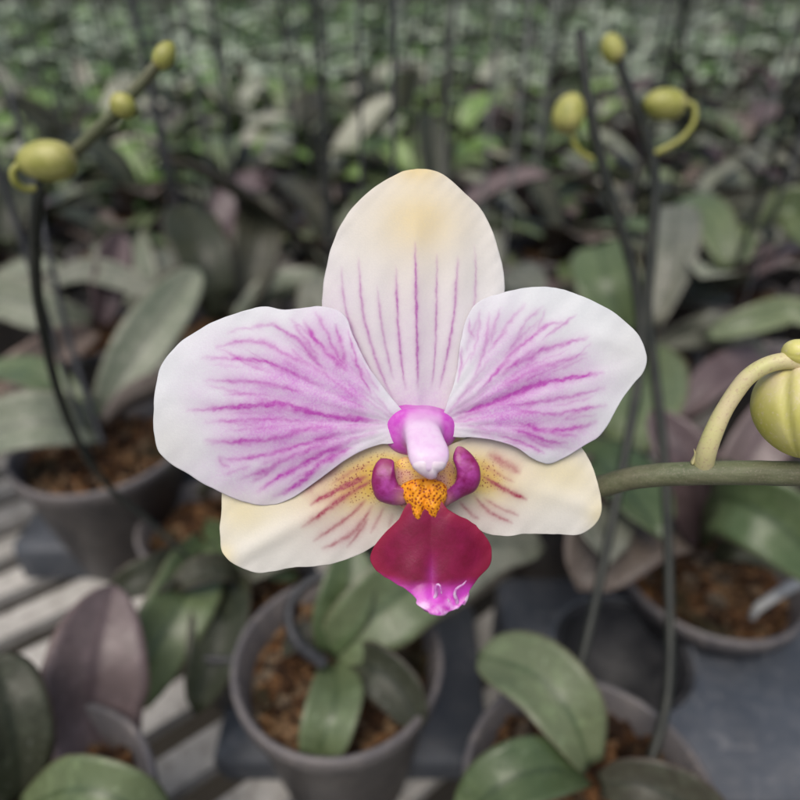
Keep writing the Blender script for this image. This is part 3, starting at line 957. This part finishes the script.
def special(px, py, rt, potmat, label, z=.10, bark=True, seed=1, barkz=None, tilt=(0, 0)):
    at = pot_at(px, py, z)
    SPECIAL.append(at[:2])
    e = empty('potted_orchid', at, label, 'potted orchid', 'potted orchids on the bench')
    h = z
    add_pot(e, rt, h, potmat, at, tilt)
    if bark: add_bark(e, rt - .004, (barkz if barkz else h - .014), at, seed)
    return e, at


def spike_px(parent, pts, rad, name='flower_spike', mat=None, n=70):
    p = np.array(pts, float)
    v, f = tube(P(p[:, 0], p[:, 1], p[:, 2]), rad, n, 9)
    return mesh_obj(name, v, f, mat or M_spike, parent)


def bud_px(parent, px, py, d, ax, lpx, rpx, name='bud'):
    s = d * T / 400
    v, f, gr, tt = bud_mesh(P(px, py, d), P(px + ax[0] * 10, py + ax[1] * 10, d) - P(px, py, d), lpx * s, rpx * s, 28, 24)
    o = mesh_obj(name, v, f, M_gbud, parent)
    set_pigment(o, gr, np.clip((.35 - tt) / .3, 0, 1), np.clip((tt - .7) / .3, 0, 1))
    return o


def make_tray(px, py, z, hole, x0, x1, y0, y1, label):
    """sheet of tray plastic with a round rimmed hole, standing on its skirt"""
    q = G(px, py, z); q0 = np.array((q[0], q[1], 0.0))
    tray = empty('nursery_tray', q0, label, 'tray', 'plastic trays under the pots')
    mb = MB(); kk = 64
    v = []
    for an in np.linspace(0, 2 * math.pi, kk, endpoint=False):
        ca, sa = math.cos(an), math.sin(an)
        s = min((x1 if ca > 0 else -x0) / max(abs(ca), 1e-6), (y1 if sa > 0 else -y0) / max(abs(sa), 1e-6))
        ox, oy = s * ca, s * sa
        v += [(hole * ca, hole * sa, z - .012), (hole * ca, hole * sa, z + .003), ((hole + .0015) * ca, (hole + .0015) * sa, z + .0045), ((hole + .004) * ca, (hole + .004) * sa, z + .003),
              ((hole + .006) * ca, (hole + .006) * sa, z), (ox, oy, z), (ox * 1.02, oy * 1.02, z - .004), (ox * 1.02, oy * 1.02, .001)]
    f = [(i * 8 + a_, ((i + 1) % kk) * 8 + a_, ((i + 1) % kk) * 8 + a_ + 1, i * 8 + a_ + 1) for i in range(kk) for a_ in range(7)]
    mb.add(np.array(v) + q0, f)
    mb.build('tray_deck', M_tray, tray)
    return q0


# E: left pot with orange bark and long grey leaves
e, at = special(100, 441, .055, M_pot, 'grey potted orchid at left with orange bark and a long grey leaf leaning up', z=.10, seed=21)
leaf_px(e, [(98, 420, .105), (118, 385, .125), (150, 335, .15), (198, 268, .175)], 52, M_leaf_grey, -12)
leaf_px(e, [(100, 432, .105), (70, 425, .125), (25, 424, .135), (-45, 446, .12)], 60, M_leaf_grey, 22)
leaf_px(e, [(100, 425, .11), (70, 400, .13), (30, 375, .14), (-25, 372, .13)], 40, M_leaf, 30)
leaf_px(e, [(102, 425, .11), (130, 400, .12), (172, 385, .12), (215, 395, .10)], 30, M_leaf_brown, 30)
spike_px(e, [(103, 445, .43), (72, 350, .42), (48, 250, .40), (30, 165, .39), (8, 90, .38)], [.0022, .0018, .0014], 'support_stake', M_stake)
make_tray(116, 500, .030, .045, -.056, .085, -.052, .062, 'dark plastic tray with a pale rim under the left pot')

# A: plant with purple backed leaf, arching spike with buds at upper left
e, at = special(205, 520, .042, M_pot, 'lower left orchid with pointed purple leaf and dark arching spike with yellow buds', z=.06, seed=22)
leaf_px(e, [(112, 770, .075), (92, 715, .095), (95, 655, .115), (113, 584, .125)], 100, M_leaf_purple, 8, tip=1.5, basew=.5, fold=.3)
leaf_px(e, [(204, 540, .08), (186, 592, .095), (155, 648, .085), (130, 715, .06)], 66, M_leaf, -8, fold=.25)
leaf_px(e, [(196, 548, .085), (165, 572, .105), (132, 582, .108), (108, 600, .10)], 40, M_leaf_dark, 15)
leaf_px(e, [(206, 545, .07), (222, 600, .085), (215, 650, .08), (195, 715, .06)], 58, M_leaf_dark, 8)
leaf_px(e, [(205, 525, .07), (235, 545, .09), (262, 560, .095), (300, 580, .085)], 34, M_leaf, 20)
sp = spike_px(e, [(196, 566, .355), (150, 522, .345), (112, 490, .33), (80, 445, .305), (56, 385, .28), (38, 300, .25), (35, 235, .232), (38, 200, .2235), (42, 183, .2215), (52, 172, .2205)],
              [.0013, .0015, .0017, .0019, .0020, .0021, .0022, .0022], n=110)
spike_px(sp, [(40, 190, .2225), (52, 172, .2205), (72, 154, .218), (98, 129, .214), (128, 98, .21), (160, 62, .207)], [.0022, .0022, .0021, .0019], 'spike_tip', M_stem, 50)
b1 = bud_px(sp, 46, 161, .214, (-1, .05), 58, 20)
spike_px(b1, [(20, 163, .214), (13, 172, .214), (16, 183, .216), (26, 189, .219), (37, 188, .221)], [.0012, .0013], 'bud_stalk', M_gbud, 24)
b2 = bud_px(sp, 124, 106, .209, (.8, .4), 26, 12)
b3 = bud_px(sp, 165, 55, .205, (.5, -.8), 30, 10)

# pot of bark between the purple leafed plant and the middle pot
e, at = special(240, 590, .041, M_pot_dark, 'small dark pot of bark with one low leaf, behind the pot below the bloom', z=.08, seed=31)
leaf_px(e, [(240, 585, .085), (225, 570, .10), (200, 572, .105), (170, 590, .10)], 30, M_leaf_dark, 20)
leaf_px(e, [(245, 580, .085), (262, 560, .105), (290, 548, .115), (330, 552, .11)], 34, M_leaf_grey, 15)

# C: middle pot in the foreground with broad green leaves
e, at = special(338, 655, .046, M_pot, 'orchid in a grey pot directly below the bloom with broad green leaves and orange bark', seed=23)
leaf_px(e, [(332, 655, .100), (365, 622, .118), (405, 590, .125), (455, 555, .120)], 78, M_leaf, 10, tip=3, basew=.45)
leaf_px(e, [(328, 652, .102), (338, 618, .118), (348, 585, .130), (352, 545, .140)], 56, M_leaf, 5)
leaf_px(e, [(332, 664, .098), (337, 692, .106), (328, 725, .105), (312, 765, .088)], 54, M_leaf, 5)
leaf_px(e, [(345, 652, .10), (430, 585, .115), (490, 545, .12), (545, 548, .11)], 64, M_leaf_grey, 12)
leaf_px(e, [(345, 660, .098), (372, 668, .108), (400, 690, .106), (420, 730, .095)], 50, M_leaf_dark, 15)
leaf_px(e, [(335, 655, .098), (318, 640, .105), (300, 640, .105), (282, 655, .095)], 30, M_leaf_dark, 20)
spike_px(e, [(325, 665, .283), (296, 640, .283), (290, 608, .29), (308, 583, .295), (350, 568, .30), (395, 550, .31)], [.0030, .0028, .0024, .002], 'flower_spike', M_pot_dark)

make_tray(338, 668, .018, .040, -.062, .085, -.055, .050, 'dark plastic tray under the pot below the bloom')

# D: right pot
e, at = special(710, 566, .051, M_pot, 'orchid in a grey pot at right with a brown leaf and a large green leaf', z=.070, seed=24)
leaf_px(e, [(690, 552, .080), (658, 520, .11), (622, 528, .12), (578, 590, .10)], 92, M_leaf_brown, 8, tip=3.2)
leaf_px(e, [(700, 540, .08), (712, 500, .13), (762, 512, .15), (850, 590, .12)], 72, M_leaf, 10, tip=3.2)
leaf_px(e, [(700, 545, .08), (695, 500, .115), (685, 460, .14), (650, 410, .16)], 58, M_leaf_purple, 15)
leaf_px(e, [(712, 545, .08), (742, 470, .13), (775, 420, .15), (820, 385, .16)], 56, M_leaf_purple, 20)
leaf_px(e, [(715, 560, .075), (735, 548, .09), (765, 552, .09), (800, 575, .08)], 30, M_leaf_dark, 20)
spike_px(e, [(806, 580, .335), (788, 588, .33), (772, 598, .328), (758, 608, .33), (752, 618, .335)], [.0026, .003, .003, .0026, .0018], 'aerial_root', M_root, 30)

# F: empty pot set in a plastic tray
q0 = make_tray(622, 655, .050, .037, -.062, .17, -.075, .055, 'dark blue grey plastic tray around the empty black pot')
SPECIAL.append(q0[:2])
pot = empty('empty_pot', q0 + np.array((0, 0, .0015)), 'empty black pot sunk in the blue grey plastic tray', 'pot')
v, f = lathe([(.0345, .050), (.0362, .0515), (.0358, .047), (.029, .001), (.001, .001), (.001, .004), (.027, .004), (.0345, .050)], 44); mesh_obj('pot_wall', v + q0 + np.array((0, 0, .0015)), f, M_pot_dark, pot)

# B: plant below the picture's middle right, two dark spikes
e, at = special(590, 790, .046, M_pot, 'orchid at lower right with a pale green leaf and two tall dark budded spikes', seed=25)
leaf_px(e, [(590, 765, .105), (570, 715, .125), (535, 675, .13), (478, 655, .12)], 72, M_leaf, 8, tip=3.2)
leaf_px(e, [(600, 785, .100), (640, 785, .108), (685, 805, .105), (730, 840, .09)], 60, M_leaf_dark, 8)
leaf_px(e, [(585, 775, .105), (545, 770, .12), (500, 785, .12), (455, 830, .1)], 60, M_leaf, 10)
s1 = spike_px(e, [(566, 735, .247), (574, 692, .258), (598, 590, .275), (628, 440, .295), (641, 350, .302), (634, 275, .302), (612, 200, .296), (596, 140, .29), (585, 80, .286), (580, 30, .284)], [.0023, .0022, .0023, .0025, .0026, .0026, .0025, .0022], n=110)
bud_px(s1, 569, 113, .283, (.25, -1), 40, 16)
spike_px(s1, [(571, 128, .284), (574, 142, .286), (580, 152, .288), (592, 160, .292)], [.0011, .0015], 'bud_stalk', M_gbud, 20)
s2 = spike_px(e, [(650, 765, .252), (668, 690, .265), (669, 580, .282), (664, 460, .295), (654, 370, .302), (647, 310, .302), (651, 250, .30), (655, 190, .297), (650, 150, .294), (636, 108, .29), (618, 60, .287)],
              [.0022, .0022, .0023, .0026, .0027, .0027, .0026, .0021], n=110)
b4 = bud_px(s2, 664, 104, .285, (-1, -.1), 42, 15)
spike_px(b4, [(685, 102, .285), (694, 106, .285), (694, 122, .286), (682, 138, .288), (666, 148, .291), (653, 154, .294)], [.0011, .0012, .0015], 'bud_stalk', M_gbud, 30)
b5 = bud_px(s2, 612, 48, .285, (-.4, -1), 30, 11)

# L: corner plant at bottom left
e, at = special(10, 830, .048, M_pot, 'dark olive leaved orchid in the bottom left corner', seed=30)
leaf_px(e, [(20, 800, .105), (15, 750, .125), (5, 700, .14), (-10, 655, .145)], 70, M_leaf_dark, 8, tip=3)
leaf_px(e, [(20, 810, .105), (70, 790, .125), (120, 800, .125), (170, 840, .1)], 60, M_leaf, 8, tip=3)

# H: rounded upright green leaves behind the two spikes
e, at = special(640, 345, .050, M_pot_dark, 'orchid behind the twin spikes with rounded upright green and grey leaves', seed=26)
leaf_px(e, [(628, 335, .105), (616, 306, .13), (606, 278, .15), (599, 246, .162)], 62, M_leaf, 5, tip=4, basew=.7)
leaf_px(e, [(652, 325, .105), (664, 285, .135), (672, 250, .16), (676, 206, .178)], 50, M_leaf_grey, -5, tip=4, basew=.35)
leaf_px(e, [(640, 350, .105), (640, 385, .12), (636, 420, .12), (612, 452, .10)], 84, M_leaf, 5, tip=3.4, basew=.6)
leaf_px(e, [(645, 345, .105), (700, 330, .12), (735, 345, .125), (770, 372, .11)], 40, M_leaf_grey, 25)

# I: long leaves at the right edge
e, at = special(800, 370, .050, M_pot, 'orchid at the right edge with long narrow arching grey green leaves', seed=27)
leaf_px(e, [(830, 325, .16), (790, 312, .16), (750, 322, .155), (706, 337, .14)], 32, M_leaf, 20)
leaf_px(e, [(830, 250, .19), (802, 212, .20), (778, 208, .20), (757, 226, .19)], 44, M_leaf, 10)
leaf_px(e, [(800, 365, .105), (760, 362, .12), (715, 380, .12), (680, 420, .10)], 40, M_leaf_purple, 25)

# J: left mid-ground with a wide pale drooping leaf
e, at = special(95, 330, .050, M_pot_dark, 'orchid at left middle distance with a pale drooping leaf over a dark pot', seed=28)
leaf_px(e, [(165, 302, .13), (125, 281, .145), (85, 272, .15), (40, 288, .14)], 28, M_leaf_grey, 25)
leaf_px(e, [(95, 325, .105), (50, 315, .125), (10, 300, .135), (-40, 300, .13)], 46, M_leaf_grey, 15)
leaf_px(e, [(100, 325, .105), (106, 295, .13), (112, 265, .15), (122, 232, .17)], 36, M_leaf_purple, 15)
leaf_px(e, [(95, 330, .105), (60, 348, .12), (20, 372, .12), (-20, 390, .10)], 38, M_leaf_brown, 20)

# K: dark upright leaves left of the bloom
e, at = special(225, 325, .050, M_pot_dark, 'orchid left of the bloom with broad dark upright leaves', seed=29)
leaf_px(e, [(220, 320, .105), (212, 285, .14), (198, 245, .17), (178, 205, .19)], 56, M_leaf_dark, 5)
leaf_px(e, [(235, 318, .105), (250, 275, .14), (258, 235, .17), (256, 190, .20)], 48, M_leaf_dark, -5)
leaf_px(e, [(235, 320, .105), (270, 292, .125), (310, 286, .13), (350, 300, .11)], 34, M_leaf_grey, 25)
leaf_px(e, [(228, 325, .105), (245, 345, .12), (255, 375, .115), (250, 410, .1)], 44, M_leaf_brown, 10)

# traced support stakes standing in the rows behind the bloom
stakes = [(187, 292, .44, M_stake, .0024, 'black double stake leaning beside the dark leaves at upper left'), (248, 290, .46, M_stake, .0017, 'thin stake with a small blue clip left of the upper sepal'),
          (331, 258, .5, M_stake, .0020, 'dark stake standing just left of the upper sepal'), (300, 225, .5, M_stake, .0015, 'thin grey stake between the blue clipped stake and the upper sepal'),
          (530, 214, .52, M_stake_pale, .0028, 'pale grey stake right of the upper sepal'), (394, 165, .5, M_stake_pale, .0020, 'faint stake directly above the bloom'),
          (735, 330, .42, M_stake, .0015, 'thin dark stake at right behind the twin spikes'), (88, 448, .36, M_stake, .0018, 'dark stake crossing the grey leaves at the left pot')]
for px, py, H, m, rad, lab in stakes:
    q = G(px, py, .10)
    e = empty('support_stake', (q[0], q[1], .09), lab, 'plant stake', 'plant stakes in the rows')
    v, f = tube([q + np.array((0, 0, -.02)), q + np.array((.002, 0, H * .5)), q + np.array((-.003, .004, H))], rad, 16, 8); mesh_obj('rod', v, f, m, e)
    if 'double' in lab:
        v, f = tube([q + np.array((.012, .004, -.02)), q + np.array((.004, 0, H * .45)), q + np.array((-.016, .004, H * .9))], rad * .9, 16, 8); mesh_obj('rod', v, f, m, e)
    if 'blue' in lab:
        v, f = tube([q + np.array((-.004, -.003, .012)), q + np.array((.0, -.0035, .010)), q + np.array((.006, -.003, .012))], .0022, 8, 8); mesh_obj('clip', v, f, M_clip, e)

# ---------------- generic plants filling the rows
grey_mats = [M_leaf, M_leaf, M_leaf_grey, M_leaf_grey, M_leaf_pale, M_leaf_purple, M_leaf_brown, M_leaf_dark, M_leaf_dark]
green_mats = [M_leaf_bright, M_leaf_bright, M_leaf_pale, M_leaf, M_leaf_dark]
protos = [generic_orchid(100 + i, grey_mats, spike=(i % 3 != 0), nleaf=5 + i % 2, stake=(i % 2 == 0)) for i in range(7)]
protos_b = [generic_orchid(200 + i, green_mats, spike=(i % 2 == 0), nleaf=6, stake=(i % 2 == 1)) for i in range(4)]
kids = {}
for o in bpy.data.objects:
    if o.parent is not None: kids.setdefault(o.parent.name, []).append(o)
taken = list(SPECIAL)
used = set()
rz = random.Random(8)
spots = []
row = 0
y = .35
while y < 2.25:
    half = .637 * (y / .843 + .1) * .95 + .10
    x = -half + (row % 2) * .062
    while x < half:
        px_, py_ = x + rz.uniform(-.014, .014), y + rz.uniform(-.014, .014)
        if all(math.hypot(px_ - t[0], py_ - t[1]) > .098 for t in taken) and not (abs(px_ - .20) < .09 and py_ < .22):
            spots.append((px_, py_)); taken.append((px_, py_))
        x += .122 + .02 * min(1, y)
    y += .115 + .03 * min(1.5, y)
    row += 1
LBL_MID = 'blurred potted orchid in the rows behind the bloom, with grey green leaves'
LBL_FAR = 'blurred bright green potted orchid in the far rows above the bloom'
for (x, y) in spots:
    br = (y > .95 and x < .3 * y and rz.random() < .85)
    pool = protos_b if br else protos
    if y < .5 and not br: pool = protos[0::3]
    p = rz.choice(pool)
    first = p.name not in used
    used.add(p.name)
    o = p if first else copy_tree(p, kids)
    o.location = (x, y, 0); o.rotation_euler = (0, 0, rz.uniform(0, 6.28))
    s = rz.uniform(.88, 1.12); o.scale = (s, s, s)
    if br: tag(o, LBL_FAR, 'potted orchid', 'bright green potted orchids in the far rows')
    else: tag(o, LBL_MID, 'potted orchid', 'potted orchids in the rows behind the bloom')
for p in protos + protos_b:
    if p.name not in used:
        for c in kids.get(p.name, []):
            for c2 in kids.get(c.name, []): bpy.data.objects.remove(c2)
            bpy.data.objects.remove(c)
        bpy.data.objects.remove(p)

# ---------------- the far rows that read as one mass
mb = MB()
g = np.random.default_rng(77)
M_leaf_far_glint = leaf_material('leaf_far_glint', (.42, .52, .34), (.62, .68, .52), (.55, .60, .42), .34)  # leaf colour lifted so sky glints on the far rows are painted in
fm = [M_leaf, M_leaf_far_glint, M_leaf_bright, M_leaf_dark, M_leaf_purple, M_stake, M_stake_pale, M_pot_dark, M_leaf_brown]
for i in range(2600):
    y = 2.2 + 11 * g.uniform() ** 1.35
    x = g.uniform(-1, 1) * (.80 * y + .2)
    left = g.uniform() < (.8 if x < .15 * y else .4)
    sc_ = 1 + min(1.6, max(0, (y - 3) / 3.5))
    hh = .10 + g.uniform(0, .04) + .10 * min(1, max(0, (y - 4) / 6)) * g.uniform()
    for q in range(4):
        az = g.uniform(0, 6.28); L = g.uniform(.10, .18) * sc_; W = g.uniform(.022, .034) * sc_; ri = g.uniform(-.05, .7)
        d_ = np.array((math.cos(az) * math.cos(ri), math.sin(az) * math.cos(ri), math.sin(ri))); s_ = np.array((-math.sin(az), math.cos(az), g.uniform(-.4, .4)))
        b = np.array((x, y, hh)); pts = []
        for t, ww in ((0, .35), (.3, .9), (.6, 1), (.85, .75), (1, .2)):
            c = b + d_ * L * t - np.array((0, 0, .08 * t * t))
            pts += [c - s_ * W * ww, c + s_ * W * ww, c + np.array((0, 0, -.003))]
        f = []
        for k in range(4):
            a0 = k * 3
            f += [(a0, a0 + 1, a0 + 4, a0 + 3), (a0 + 1, a0 + 2, a0 + 5, a0 + 4), (a0 + 2, a0, a0 + 3, a0 + 5)]
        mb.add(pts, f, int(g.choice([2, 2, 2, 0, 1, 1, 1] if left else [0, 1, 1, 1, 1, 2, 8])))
    if g.uniform() < (.22 if y < 4 else .02):
        v, f = tube([(x, y, .05), (x + g.uniform(-.01, .01), y, .3), (x + g.uniform(-.03, .03), y, g.uniform(.36, .52))], .0018, 4, 5)
        mb.add(v, f, int(g.choice([5, 6, 6])))
    v, f = lathe([(.035, .0), (.05, .10), (.046, .10), (.044, .085), (.001, .085)], 10)
    mb.add(v + np.array((x, y, 0)), f, 7)
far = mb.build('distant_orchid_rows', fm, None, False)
at = far.data.attributes.new('across', 'FLOAT', 'POINT')
at.data.foreach_set('value', np.full(len(far.data.vertices), .5, np.float32))
tag(far, 'distant mass of potted orchids and stakes at the top of the picture', 'plants', None, 'stuff')

# ---------------- bench and ground
pA, pB = G(10, 622), G(110, 576)
ba = math.atan2(pB[1] - pA[1], pB[0] - pA[0])
bench = empty('slatted_bench', (0, 4, -.7), 'pale slatted bench top under the pots', 'bench')
mb = MB()
dirv = np.array((math.cos(ba), math.sin(ba), 0)); nrm = np.array((-math.sin(ba), math.cos(ba), 0))
k = 0
off0 = nrm.dot(np.array((pA[0], pA[1], 0)))
for i in range(-220, 230):
    off = off0 + i * .041
    # clip slat line against the bench rectangle x -7..7, y -0.4..10
    lo, hi = -30.0, 30.0
    b0 = nrm * off
    for ax, (mn, mx) in ((0, (-10, 10)), (1, (-.4, 14))):
        if abs(dirv[ax]) < 1e-6:
            continue
        t0, t1 = (mn - b0[ax]) / dirv[ax], (mx - b0[ax]) / dirv[ax]
        lo = max(lo, min(t0, t1)); hi = min(hi, max(t0, t1))
    if hi - lo < .2: continue
    c = b0 + dirv * (lo + hi) / 2
    v, f = box((c[0], c[1], -.006), (hi - lo, .022, .010), ba)
    mb.add(v, f)
mb.build('bench_top', M_slat, bench, smooth=False)
for yy in (-.3, 1.2, 2.7, 4.2, 5.7, 7.2, 8.7):
    v, f = box((0, yy, -.040), (14, .05, .05)); mesh_obj('cross_rail', v, f, M_pot_dark, bench, False)
    for xx in (-6, -3, 0, 3, 6):
        v, f = box((xx, yy, -.3825), (.05, .05, .635)); mesh_obj('leg', v, f, M_pot_dark, bench, False)
me_v = [(-150, -60, -.7), (150, -60, -.7), (150, 400, -.7), (-150, 400, -.7)]
tag(mesh_obj('ground', me_v, [(0, 1, 2, 3)], M_ground, None, False), kind='structure')
